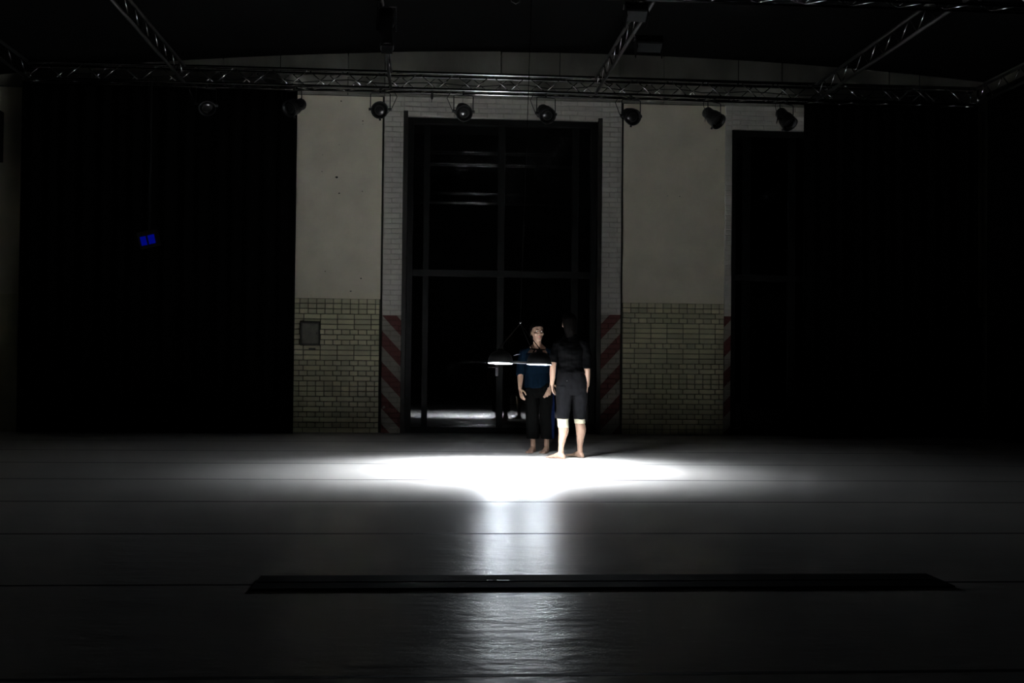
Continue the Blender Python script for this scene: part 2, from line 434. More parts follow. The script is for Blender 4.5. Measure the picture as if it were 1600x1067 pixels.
# ------------------------------------------------------------------ trusses
S_TR = 0.235; R_CH = 0.0245; R_BR = 0.0085
def unit_tube(name, r, L, m, n=8):
    me = MB().tube([(0, 0, 0), (0, 0, L)], r, n).mesh(name, True); me.materials.append(MT[m]); return me
def place(me, name, a, b, parent):
    a, b = Vector(a), Vector(b); o = bpy.data.objects.new(name, me); C.objects.link(o); o.parent = parent
    dvec = b - a
    o.location = a; o.rotation_euler = dvec.to_track_quat('Z', 'Y').to_euler()
    return o
BM = {}
def member(name, a, b, r, parent, m='alu', n=8):
    L = (Vector(b) - Vector(a)).length; key = (name, round(L, 3), r, m)
    if key not in BM: BM[key] = unit_tube(name, r, L, m, n)
    return place(BM[key], name, a, b, parent)
def box_truss(label, x0, x1, yf, zb, bay=0.528, phase=0.0):
    """square truss along X; front bottom chord at (yf, zb)"""
    s = S_TR; t = thing('box_truss', label, 'truss', ((x0 + x1) / 2, yf, zb)); ox = (x0 + x1) / 2
    cc = [(0, 0), (s, 0), (0, s), (s, s)]           # (y, z)
    for (yy, zz) in cc: member('chord', (x0 - ox, yy, zz), (x1 - ox, yy, zz), R_CH, t, n=12)
    n = int((x1 - x0) / bay)
    faces = [((0, 0), (0, s), 0.0), ((s, 0), (s, s), 0.5), ((0, 0), (s, 0), 0.0)]
    for lo, hi, ph in faces:
        for i in range(n):
            xa = x0 - ox + (i + ph) * bay
            if xa + bay > x1 - ox: continue
            member('brace', (xa, *lo), (xa + bay / 2, *hi), R_BR, t, 'alubr')
            member('brace', (xa + bay / 2, *hi), (xa + bay, *lo), R_BR, t, 'alubr')
    for xe in (x0 - ox, x1 - ox):
        for a, b in ((cc[0], cc[1]), (cc[1], cc[3]), (cc[3], cc[2]), (cc[2], cc[0])):
            member('end_bar', (xe, *a), (xe, *b), .018, t)
    return t
def ladder_truss(label, x, y0, y1, zb, bay=0.495, group=None):
    s = S_TR; t = thing('ladder_truss', label, 'truss', (x, y0, zb), 0, group); L = y1 - y0
    for zz in (0, s): member('chord', (0, 0, zz), (0, L, zz), .022, t, 'alult', n=12)
    n = int(L / bay)
    for i in range(n):
        a = L - .02 - (i + 1) * bay
        if a < 0: continue
        member('brace', (0, a, 0), (0, a + bay / 2, s), R_BR, t, 'alubr')
        member('brace', (0, a + bay / 2, s), (0, a + bay, 0), R_BR, t, 'alubr')
    return t
YT, ZT = 16.5, 5.03
XT0, XT1 = onY(40, 100, YT).x, onY(1528, 130, YT).x
back_truss = box_truss('long silver box truss carrying the row of black lanterns before the back wall', XT0, XT1, YT, ZT)
YM, ZM = 11.85, 5.02
mid_truss = box_truss('silver box truss over the stage from which the pendant lamp hangs', XT0, XT1, YM, ZM)
YF = 6.3
front_truss = box_truss('silver box truss nearest the audience end of the stage', XT0, XT1, YF, ZM)
LADD = []
for px, lab in ((288, 'flat silver ladder truss running over the left black curtain'),
                (611, 'flat silver ladder truss beside the glass door left edge'),
                (931, 'flat silver ladder truss carrying two grey flood lamps'),
                (1276, 'flat silver ladder truss running over the right black curtain')):
    x = onY(px, 120, YT).x
    for ya, yb, tail in ((YM + S_TR + .03, YT - .03, ', between the rear box trusses'), (YF + S_TR + .03, YM - .03, ', between the front box trusses')):
        if tail.endswith('front box trusses') and px in (288, 1276): pass
        t = ladder_truss(lab + tail, x, ya, yb, ZT); LADD.append(t)
for x, lab in ((XT0 + .03, 'flat silver ladder truss closing the left side of the lighting grid'), (XT1 - .03, 'flat silver ladder truss closing the right side of the lighting grid')):
    for ya, yb, tail in ((YM + S_TR + .03, YT - .03, ' at the rear'), (YF + S_TR + .03, YM - .03, ' at the front')):
        LADD.append(ladder_truss(lab + tail, x, ya, yb, ZT))
# hanging rods that carry the grid
for t, y in ((back_truss, S_TR), (mid_truss, S_TR), (front_truss, S_TR)):
    for x in (-5.6, -2.2, 1.9, 4.6, 7.4):
        z0 = S_TR; z1 = zc(x) - t.location.z + .02
        MB().tube([(x - t.location.x, y, z0), (x - t.location.x, y, z1)], .006, 6).build('hanging_rod', 'matteblack', t)

# ------------------------------------------------------------------ curtains
def curtain(name, label, p0, p1, z1, pitch=0.24, amp=0.05, seed=1, z0=0.004):
    p0, p1 = Vector((*p0, 0)), Vector((*p1, 0)); d = p1 - p0; L = d.length; d.normalize(); nrm = Vector((-d.y, d.x, 0))
    rnd = random.Random(seed); n = int(L / 0.04); zs = [z0, z0 + .4, 1.4, 2.8, 4.0, z1 - .15, z1]
    ph = [rnd.uniform(-.5, .5) for _ in range(n + 1)]
    for _ in range(4): ph = [(ph[max(i - 1, 0)] + ph[i] + ph[min(i + 1, n)]) / 3 for i in range(n + 1)]
    b = MB(); th = .006
    rows = []
    for z in zs:
        a = amp * (1.0 if z < z1 - .3 else .6)
        line = [p0 + d * (L * i / n) + nrm * (a * math.sin(math.tau * (L * i / n) / pitch + 6 * ph[i] + .15 * z) * (0 if i in (0, n) else 1)) + Vector((0, 0, z)) for i in range(n + 1)]
        rows.append(line + [q + nrm * th for q in reversed(line)])
    b.rings(rows)
    o = b.build(name, 'velvet', smooth=True)
    return tag(o, label, 'curtain')
YC = YT + S_TR + .12
curtain('stage_curtain', 'wide black curtain hanging left of the pale tiled wall with the small metal box', (onY(30, 400, YC).x, YC), (onY(461.5, 400, YC).x, YC), ZT + .06, seed=1)
curtain('stage_curtain', 'wide black curtain hanging over the second glass door at the right', (onY(1255, 400, YC).x, YC), (XR - .23, YC), ZT + .06, seed=2)
curtain('stage_curtain', 'black curtain hanging along the pale right side wall', (XR - .12, YC - .07), (XR - .12, 2.0), 5.22, seed=3)
rl = tag(MB().box(XR - .16, XR + .002, 2.0, YC - .1, 5.22, 5.26).build('curtain_rail', 'matteblack'), 'black rail along the right wall carrying a curtain', 'rail')

# ------------------------------------------------------------------ lanterns on the back truss
def lantern(label, px, aim, group='lanterns on the back truss', yc=YT, zc0=ZT, x=None, drop=.285):
    if x is None: x = onY(px, 175, yc).x
    t = thing('stage_lantern', label, 'stage light', (x, yc, zc0 - R_CH), 0, group)
    cz = -drop
    ax, tilt = aim
    # local frame of the lamp body: +Z of the lathe = beam direction
    dirv = Vector((math.sin(ax) * math.cos(tilt), -math.cos(ax) * math.cos(tilt), -math.sin(tilt)))
    mt = dirv.to_track_quat('Z', 'Y').to_matrix().to_4x4(); mt.translation = Vector((0, 0, cz))
    body = MB().lathe([(.02, -.21), (.07, -.205), (.085, -.18), (.088, -.10), (.112, -.03), (.117, .02), (.117, .10), (.123, .10), (.123, .115), (.108, .115), (.106, .07), (.10, .065)], 28, mt).build('lamp_body', 'black', t, smooth=False)
    for p in body.data.polygons: p.use_smooth = True
    ln = MB().lathe([(.104, .066), (.098, .075), (.08, .088), (.055, .097), (.028, .102), (.004, .103)], 24, mt).build('lens', 'lens', t, smooth=True)
    ring = MB().lathe([(.06, .0975), (.068, .0985), (.066, .094)], 24, mt, cap=False).build('lens_ring', 'steel', ln, smooth=True)
    xs = Vector((math.cos(ax), math.sin(ax), 0)); w = .142
    yk = MB()
    pts = [xs * -w + Vector((0, 0, cz)), xs * -w + Vector((0, 0, -.065)), xs * (-w + .02) + Vector((0, 0, -.05)), xs * (w - .02) + Vector((0, 0, -.05)), xs * w + Vector((0, 0, -.065)), xs * w + Vector((0, 0, cz))]
    yk.tube(pts, .0075, 6); yk.build('yoke', 'black', t)
    for s in (-1, 1):
        MB().tube([xs * (s * .112) + Vector((0, 0, cz)), xs * (s * .165) + Vector((0, 0, cz))], [.018, .022], 8).build('tilt_knob', 'black', t)
    low = mt @ Vector((0, 0, .05)); dn = (mt.to_3x3() @ Vector((0, 1, 0))); dn = dn if dn.z < 0 else -dn
    MB().tube([low + dn * .112, low + dn * .155], [.014, .017], 8).build('filter_clip', 'black', t)
    cl = MB(); cl.tube([(0, 0, -.055), (0, 0, .0)], .012, 8); cl.box(-.018, .018, -.034, .034, -.014, .0)
    cl.build('hook_clamp', 'black', t)
    side = -1 if random.random() < .6 else 1
    MB().tube([mt @ Vector((0, 0, -.2)), Vector((side * .10, .16, cz - .02)), xs * side * .17 + Vector((0, .06, cz + .04)), xs * side * .24 + Vector((0, .01, -.10)), xs * side * .20 + Vector((0, .0, -.03)), xs * side * .18 + Vector((0, 0, -.012))], .0055, 6).build('power_cable', 'rubber', t, smooth=True)
    return t
random.seed(11)
R = math.radians
LAN = [(322, 'before the left black curtain', (R(20), R(40))), (459, 'at the right edge of the left curtain', (R(-35), R(25))),
       (594, 'before the gap between left plaster and white painted pier', (R(-4), R(20))), (724, 'over the left leaf of the tall glass door', (R(6), R(26))),
       (853, 'over the right leaf of the tall glass door', (R(12), R(30))), (986, 'in front of the plaster beside the right painted pier', (R(8), R(22))),
       (1116, 'in front of the plaster beside the second doorway', (R(35), R(38))), (1229, 'over the second glass door beside the right curtain', (R(30), R(48)))]
for px, wh, aim in LAN:
    lantern('round black stage lantern hanging ' + wh, px, aim)
p = onY(806, 6, YM)
t = thing('cable_loop', 'pale cable loop dangling from the mid truss above the pendant lamp', 'cable', (p.x, YM, ZM - R_CH))
zl = p.z - (ZM - R_CH)
MB().tube([(-.06, 0, 0), (-.062, 0, zl * .5), (-.045, 0, zl * .85), (0, 0, zl), (.04, 0, zl * .86), (.052, 0, zl * .5), (.05, 0, 0)], .006, 8).build('cable', 'alud', t, smooth=True)
MB().box(-.07, .07, -.02, .02, -.012, 0).build('cable_clip', 'black', t)

# cable tail with plug dangling under the truss
p = onY(675, 148, YT)
t = thing('cable_tail', 'short black cable tail with plug dangling under the box truss', 'cable', (p.x, YT, ZT))
MB().tube([(0, 0, -R_CH), (.002, 0, -.06)], .008, 6).build('cable', 'rubber', t)
MB().tube([(.002, 0, -.05), (.001, 0, -.065), (.0, 0, -.13), (0, 0, -.15)], [.012, .018, .018, .008], 8).build('plug', 'rubber', t)
MB().tube([(0, 0, -.15), (-.004, 0, -.19)], .005, 6).build('cord_end', 'rubber', t)
# loose power cables lying along the back truss
random.seed(3)
pts = []
for i in range(40):
    f = i / 39; pts.append((XT0 + .6 + f * (XT1 - XT0 - 1.2), YT + .10 + .03 * math.sin(i * 2.1), ZT + .105 + .025 * math.sin(i * 1.7)))
cb = MB().tube(pts, .007, 6).build('power_cable_run', 'rubber', smooth=True)
tag(cb, 'long black power cable strung inside the box truss', 'cable')

# ------------------------------------------------------------------ fixtures on the ladder trusses
def flood(label, x, y, ztop, w_, dz, tilt):
    t = thing('flood_lamp', label, 'stage light', (x, y, ztop), 0, 'flood lamps on the ladder truss')
    c, s = math.cos(tilt), math.sin(tilt)
    ctr = Vector((0, 0, -dz)); ax = Vector((w_ / 2, 0, 0)); n = Vector((0, -c, -s)); u = Vector((0, -s, c))
    MB().obox(ctr - n * .06, ax * 1.06, u * .088, n * .06).build('lamp_body', 'deepblack', t, bevel=.008)
    MB().obox(ctr + n * .004, ax * .97, u * .072, n * .004).build('front_panel', 'greypanel', t)
    for sgn in (-1, 1):
        MB().obox(ctr + n * .05 + ax * (1.02 * sgn), Vector((.004, 0, 0)), u * .082, n * .05).build('barn_door', 'deepblack', t)
    MB().tube([ax * -1.12 + ctr - n * .1, ax * -1.12 + Vector((0, .0, -.06)), ax * 1.12 + Vector((0, 0, -.06)), ax * 1.12 + ctr - n * .1], .010, 6).build('yoke', 'black', t)
    MB().tube([(0, 0, -.065), (0, 0, -.004)], .013, 8).box(-.02, .02, -.03, .03, -.02, -.004).build('hook_clamp', 'black', t)
    return t
xlad = onY(931, 120, YT).x
def flood_px(label, px, py, Y, w_px, arm=True):
    p = onY(px, py, Y); sc = FPX / (Y / math.cos(YAW))
    # arm reaching sideways from the ladder truss chord to the lamp
    f = flood(label, p.x, Y, ZT - .022, w_px / sc, ZT - .022 - p.z, R(58))
    if arm: MB().tube([(xlad - p.x, 0, -.021), (0, 0, -.021)], .018, 8).build('side_arm', 'black', f)
    return f
flood_px('black flood lamp with grey front hanging from the mid box truss', 994, 25, YM + S_TR, 34, False)
flood_px('black flood lamp with grey front on a side arm nearer the back truss', 1014, 74, 13.35, 41)
# profile spotlight under the second ladder truss
xl2 = onY(611, 120, YT).x
pp = onY(604, 46, 12.4)
t = thing('profile_spotlight', 'slim black profile spotlight hanging from the ladder truss left of the glass door', 'stage light', (xl2, 12.4, ZT - .022))
dx = pp.x - xl2; cz = pp.z - ZT
d_ = Vector((.05, -.55, -.83)).normalized(); mt = d_.to_track_quat('Z', 'Y').to_matrix().to_4x4(); mt.translation = Vector((dx, 0, cz))
b_ = MB().lathe([(.03, -.33), (.085, -.32), (.09, -.12), (.07, -.10), (.066, .20), (.075, .21), (.075, .27), (.06, .27), (.058, .22)], 20, mt).build('lamp_body', 'black', t, smooth=True)
MB().lathe([(.058, .235), (.04, .248), (.003, .254)], 20, mt).build('lens', 'lens', t, smooth=True)
MB().obox(mt @ Vector((0, 0, .285)), Vector((.06, 0, 0)), mt.to_3x3() @ Vector((0, .06, 0)), d_ * .004).build('gel_frame', 'deepblack', t)
MB().tube([(dx - .10, 0, cz), (dx - .10, 0, -.07), (dx + .10, 0, -.07), (dx + .10, 0, cz)], .010, 6).build('yoke', 'black', t)
MB().tube([(0, 0, -.08), (0, 0, -.002)], .013, 8).box(-.02, .02, -.03, .03, -.02, .0).build('hook_clamp', 'black', t)

# unit with the lit blue display in front of the left curtain, on a drop pole
p = onY(231, 375, 16.35)
t = thing('dimmer_unit', 'black control unit with a lit blue display hanging on a pole before the left curtain', 'control unit', (p.x, 16.35, p.z))
tl = R(-14); xa = Vector((math.cos(tl), 0, -math.sin(tl))); za = Vector((math.sin(tl), 0, math.cos(tl)))
MB().obox((0, .06, .02), xa * .14, Vector((0, .06, 0)), za * .115).build('housing', 'matteblack', t, bevel=.008)
ds = MB().obox((0, -.003, 0), xa * .10, Vector((0, .004, 0)), za * .064).build('display', 'blue', t); ds['label'] = 'glowing blue display'
MB().obox(Vector((0, -.008, 0)) + xa * -.005, xa * .012, Vector((0, .002, 0)), za * .064).build('display_bar', 'rubber', t)
MB().tube([(0, .06, .10), (0, .06, ZT - R_CH - .019 - p.z)], .018, 8).build('drop_pole', 'matteblack', t)
MB().tube([(0, .06, ZT - R_CH - .019 - p.z), (0, YT - 16.35, ZT - R_CH - .019 - p.z)], .018, 8).build('pole_arm', 'matteblack', t)

# unidentified black box high on the left wall
t = thing('dark_wall_box', 'black box mounted high on the pale left side wall', 'wall_unit', (XL, 16.75, 3.95))
MB().box(0.02, .30, -.4, .4, -.02, .72).build('cabinet', 'matteblack', t, bevel=.01)
MB().box(-.01, .03, -.1, .1, .2, .5).build('wall_bracket', 'matteblack', t)

# small metal box on the glazed brick wall
q0 = onY(470, 502, YW); q1 = onY(500, 540, YW)
t = thing('wall_box', 'small rusty grey metal box on the left glazed brick wall', 'metal box', ((q0.x + q1.x) / 2, YW - .018, q1.z))
hw = (q1.x - q0.x) / 2; hh = q0.z - q1.z
MB().box(-hw, hw, -.06, 0, 0, hh).build('housing', 'steel', t, bevel=.006)
lid = MB().box(-hw + .03, hw - .02, -.075, -.06, .03, hh - .03).build('lid', 'greybox', t, bevel=.004)
MB().box(hw - .05, hw - .035, -.085, -.074, hh * .45, hh * .55).build('latch', 'steel', lid)
q = onY(488, 545, YW)  # short dark mark under the box
tag(MB().box(q.x - .05, q.x + .05, YW - .03, YW - .017, q.z - .012, q.z + .012).build('dark_mark', 'steel', bevel=.004), 'short dark conduit below the small metal wall box', 'mark')

# ------------------------------------------------------------------ board lying on the floor, tape marks
a = onZ(403, 908); b = onZ(1468, 908); yn, yf_ = onZ(936, 921).y, onZ(936, 901).y
t = thing('floor_board', 'long thin flat black board lying across the dance floor', 'board', ((a.x + b.x) / 2, yn, 0))
hl = (b.x - a.x) / 2; wd = yf_ - yn
MB().box(-hl, hl, 0, wd, 0, .012).build('plank', 'deepblack', t, bevel=.003)
MB().box(-hl + .01, hl - .01, wd * .46, wd * .54, .0125, .0145).build('centre_ridge', 'deepblack', t)
xg = onZ(786, 911).x - (a.x + b.x) / 2  # bright metal plates stand in for the glint on the ridge
for o_, w_ in ((-.066, .014), (.0, .03)):
    MB().box(xg + o_ - w_, xg + o_ + w_, wd * .47, wd * .50, .0145, .0165).build('glint_plate', 'alud', t)
def tape(label, p0, p1, wd):
    a, b = onZ(*p0), onZ(*p1); d = (b - a); n = Vector((-d.y, d.x, 0)).normalized() * wd / 2
    m = MB(); m.rings([[a - n, a + n, b + n, b - n], [v + Vector((0, 0, .0012)) for v in (a - n, a + n, b + n, b - n)]])
    return tag(m.build('floor_tape', 'tape'), label, 'tape', 'tape marks on the floor')
tape('short pale tape strip on the floor beside the figure with cream knee sleeves', (958, 710), (991, 722), .012)
tape('small pale tape corner on the floor before the left edge of the glass door', (652, 722), (658, 712), .03)

# ------------------------------------------------------------------ pendant lamp: two dome reflectors on a bar, hung from the mid truss by rope
LP = onZ(813, 728)
rim = onY(811, 568.6, LP.y)
pend = thing('pendant_lamp', 'low hanging twin pendant lamp with black domes lighting the floor', 'lamp', (rim.x, LP.y, rim.z))
pend.rotation_euler = (0, R(1.2), -YAW)
bpp = 148.0
def dome(x, tx, rz):
    mt = Matrix.Translation((x, 0, 0)) @ Matrix.Rotation(rz, 4, 'Y') @ Matrix.Rotation(tx, 4, 'X')
    prof = [(.128, .0), (.130, .012), (.125, .05), (.112, .085), (.088, .112), (.056, .128), (.035, .131), (.034, .152), (.012, .156)]
    inn = [(max(r - .004, .004), z - .003 if i > 0 else .0) for i, (r, z) in enumerate(prof[:7])]
    o = MB().lathe(prof, 32, mt, cap=False)
    d = o.build('dome_shade', 'black', pend, smooth=True)
    MB().lathe(inn + [(.003, .126)], 32, mt, cap=False).build('reflector', 'enamel', d, smooth=True)
    rm = MB().lathe([(.124, .0), (.131, -.002), (.133, .004), (.130, .012)], 32, mt, cap=False).build('rim', 'alud', d, smooth=True)
    bl = MB().tube([mt @ Vector((v, .035, BZ)) for v in (-.08, -.075, .075, .08)], [.008, .018, .018, .008], 12).build('bulb', 'bulb', d, smooth=True)
    for v in (-1, 1): MB().tube([mt @ Vector((v * .081, .035, BZ)), mt @ Vector((v * .088, .035, BZ + .01)), mt @ Vector((v * .088, .035, .105))], .007, 8).build('bulb_holder', 'black', d)
    bl['label'] = 'glowing bulb'
    rg = MB(); N = 32; rr_ = [[mt @ Vector((math.cos(k * math.tau / N) * (.103 + .007 * math.cos(t)), math.sin(k * math.tau / N) * (.103 + .007 * math.cos(t)), .030 + .007 * math.sin(t))) for t in [q * math.tau / 8 for q in range(8)]] for k in range(N + 1)]
    rg.rings(rr_, cap=False)  # added ring, glows in place of the lit reflector
    bmesh.ops.remove_doubles(rg.bm, verts=rg.bm.verts[:], dist=1e-5)
    rg.build('added_glow_ring', 'ring', d, smooth=True)['label'] = 'added glowing ring'
    return d
BZ = 0.085
dome((782 - 811) / bpp, R(-4.4), 0)
dome((842 - 811) / bpp, R(-2.8), 0)
MB().box(-.066, .079, -.015, .015, .004, .012).build('bar', 'alud', pend, bevel=.002)
MB().box(-.066, .079, -.017, .017, .012, .030).build('bar_cover', 'black', pend, bevel=.003)
apex = Vector((0, 0, (568 - 505) / bpp))
for ex in (-.325, .338):
    MB().tube([apex, (ex, 0, .012)], .0045, 6).build('bridle_rope', 'rope', pend)
MB().tube([apex, (.10, .03, .22), (.14, .02, .155), (.20, 0, .16), (.21, 0, .18)], .0055, 6).build('lamp_cable', 'rope', pend, smooth=True)
MB().tube([(-.06, -.01, .085), (-.02, -.015, .10), (.01, -.01, .104)], .004, 6).build('cable_tie', 'alud', pend, smooth=True)
MB().tube([(0, -.003, apex.z + .026), (.012, -.003, apex.z + .013), (0, -.003, apex.z), (-.012, -.003, apex.z + .013), (0, -.003, apex.z + .026)], .004, 6).build('carabiner', 'chrome', pend, smooth=True)
MB().tube([(0, 0, apex.z + .02), (0.012, 0, ZM - R_CH - rim.z)], .0035, 6).build('suspension_cable', 'rope', pend)

# ------------------------------------------------------------------ people
def ering(c, rx, ry, ang=0.0, n=22, e=2.3):
    out = []
    for k in range(n):
        t = k * math.tau / n; ct, st = math.cos(t), math.sin(t)
        x = rx * math.copysign(abs(ct) ** (2 / e), ct); y = ry * math.copysign(abs(st) ** (2 / e), st)
        out.append(Vector((c[0] + x * math.cos(ang) - y * math.sin(ang), c[1] + x * math.sin(ang) + y * math.cos(ang), c[2])))
    return out
def torso(mb, rows, ang=0.0):       # rows of (z, x, y, rx, ry)
    mb.rings([ering((x, y, z), rx, ry, ang) for z, x, y, rx, ry in rows])
def limb(mb, pts, rad, n=14, round_ends=True):
    pts = [Vector(p) for p in pts]; rad = list(rad)
    # resample smoothly (Catmull-Rom) so that joints bend without creases
    P, Q = [], []
    for i in range(len(pts) - 1):
        p0, p1, p2, p3 = pts[max(i - 1, 0)], pts[i], pts[i + 1], pts[min(i + 2, len(pts) - 1)]
        for s in range(4):
            u = s / 4
            P.append(0.5 * ((2 * p1) + (p2 - p0) * u + (2 * p0 - 5 * p1 + 4 * p2 - p3) * u * u + (3 * p1 - p0 - 3 * p2 + p3) * u ** 3))
            Q.append(rad[i] + (rad[i + 1] - rad[i]) * (u * u * (3 - 2 * u)))
    P.append(pts[-1]); Q.append(rad[-1])
    if round_ends:
        d0 = (P[0] - P[1]).normalized(); d1 = (P[-1] - P[-2]).normalized()
        pre = [(P[0] + d0 * Q[0] * a, Q[0] * b) for a, b in ((.95, .25), (.7, .7), (.38, .92))]
        post = [(P[-1] + d1 * Q[-1] * a, Q[-1] * b) for a, b in ((.38, .92), (.7, .7), (.95, .25))]
        P = [a for a, _ in pre] + P + [a for a, _ in post]; Q = [b for _, b in pre] + Q + [b for _, b in post]
    mb.tube(P, Q, n)
def blob(mb, name, m, parent, voxel=.006, smooth=4, fold=0.0, fscale=(9, 9, 5), seed=0):
    me = mb.mesh(name + '_tmp'); o = bpy.data.objects.new(name + '_tmp', me); C.objects.link(o)
    r = o.modifiers.new('r', 'REMESH'); r.mode = 'VOXEL'; r.voxel_size = voxel; r.use_smooth_shade = True
    if smooth:
        s = o.modifiers.new('s', 'SMOOTH'); s.factor = .5; s.iterations = smooth
    dg = bpy.context.evaluated_depsgraph_get()
    nm = bpy.data.meshes.new_from_object(o.evaluated_get(dg)); nm.name = name
    bpy.data.objects.remove(o); bpy.data.meshes.remove(me)
    nm.materials.clear(); nm.materials.append(MT[m])
    if fold:
        nr = [v.normal.copy() for v in nm.vertices]
        for v, q in zip(nm.vertices, nr):
            c = v.co
            f = noise.noise(Vector((c.x * fscale[0] + seed, c.y * fscale[1], c.z * fscale[2]))) + .5 * noise.noise(Vector((c.x * 2.3 * fscale[0], c.y * 2.3 * fscale[1] + seed, c.z * 2.3 * fscale[2])))
            v.co = c + q * (f * fold)
    for p in nm.polygons: p.use_smooth = True
    o = bpy.data.objects.new(name, nm); C.objects.link(o); o.parent = parent
    return o
def hand(mb, wrist, tip_dir, palm_n, thumb_side, s=1.0, curl=0.35):
    """palm and five separate fingers; thumb leaves the side of the palm near its base"""
    w = Vector(wrist); d = Vector(tip_dir).normalized(); n = Vector(palm_n); n = (n - d * n.dot(d)).normalized()
    sd = d.cross(n) * thumb_side        # towards the thumb
    pl = .085 * s
    rows = []
    for f, hwid, th in ((-.02, .022, .018), (.25, .029, .015), (.6, .037, .0135), (.95, .039, .0115), (1.05, .036, .009)):
        c = w + d * (pl * f)
        rows.append([c + sd * (math.cos(k * math.tau / 14) * hwid * s) + n * (math.sin(k * math.tau / 14) * th * s) for k in range(14)])
    mb.rings(rows)
    for i, (ln, off, r) in enumerate(((.068, .030, .0085), (.077, .0105, .0088), (.071, -.0095, .0084), (.055, -.029, .0075))):
        a = w + d * pl * .92 + sd * off * s
        sp = sd * (off * .35)
        cu = curl * (1 + .18 * i)
        d1 = (d + sp + n * cu * .35).normalized(); d2 = (d + sp * .6 + n * cu * 1.1).normalized(); d3 = (d + n * cu * 2.0).normalized()
        L = ln * s
        p1 = a + d1 * L * .48; p2 = p1 + d2 * L * .30; p3 = p2 + d3 * L * .22
        limb(mb, [a, p1, p2, p3], [r * s, r * s, r * .92 * s, r * .8 * s], 10)
    a = w + d * pl * .22 + sd * .022 * s
    p1 = a + (d * .62 + sd * .62 + n * .35).normalized() * .040 * s
    p2 = p1 + (d * .9 + sd * .25 + n * .35).normalized() * .032 * s
    p3 = p2 + (d * .95 + n * .25).normalized() * .022 * s
    limb(mb, [a, p1, p2, p3], [.013 * s, .0105 * s, .0095 * s, .008 * s], 10)
def foot(mb, heel, direction, inner, s=1.0):
    """foot with heel, instep, ball and five toes; inner = +1 when the big toe lies on the left of the direction"""
    d = Vector((direction[0], direction[1], 0)).normalized(); side = Vector((-d.y, d.x, 0)) * inner
    h = Vector((heel[0], heel[1], 0))
    rows = []
    for f, wd, ht, so in ((-.022, .012, .022, 0), (-.012, .026, .045, 0), (.02, .031, .075, 0), (.06, .031, .088, 0), (.10, .033, .066, .002), (.14, .040, .046, .004), (.175, .044, .036, .004), (.198, .042, .029, .003), (.21, .036, .022, .002)):
        c = h + d * f * s + side * so
        rows.append([c + side * (math.cos(k * math.tau / 18) * wd * s) + Vector((0, 0, max(.0015, (.5 + .5 * math.sin(k * math.tau / 18)) ** .8 * ht * s))) for k in range(18)])
    mb.rings(rows)
    for off, ln, r in ((.029, .056, .0138), (.0065, .056, .0095), (-.0115, .050, .0088), (-.0280, .041, .0084), (-.0430, .030, .0080)):
        a = h + d * .190 * s + side * off * s + Vector((0, 0, r + .006)); b = h + d * (.198 + ln * .72) * s + side * off * 1.05 * s + Vector((0, 0, r + .001))
        limb(mb, [a, (a + b) / 2 + Vector((0, 0, .002)), b], [r * s, r * .95 * s, r * .9 * s], 10)
HEAD = [(-.113, .052, .020, .016), (-.106, .072, .008, .030), (-.088, .083, -.012, .041), (-.062, .085, -.045, .052), (-.03, .084, -.072, .0635), (.0, .082, -.088, .0685),
        (.03, .088, -.097, .0715), (.06, .083, -.095, .069), (.085, .064, -.08, .057), (.102, .036, -.055, .037), (.110, .005, -.03, .012)]
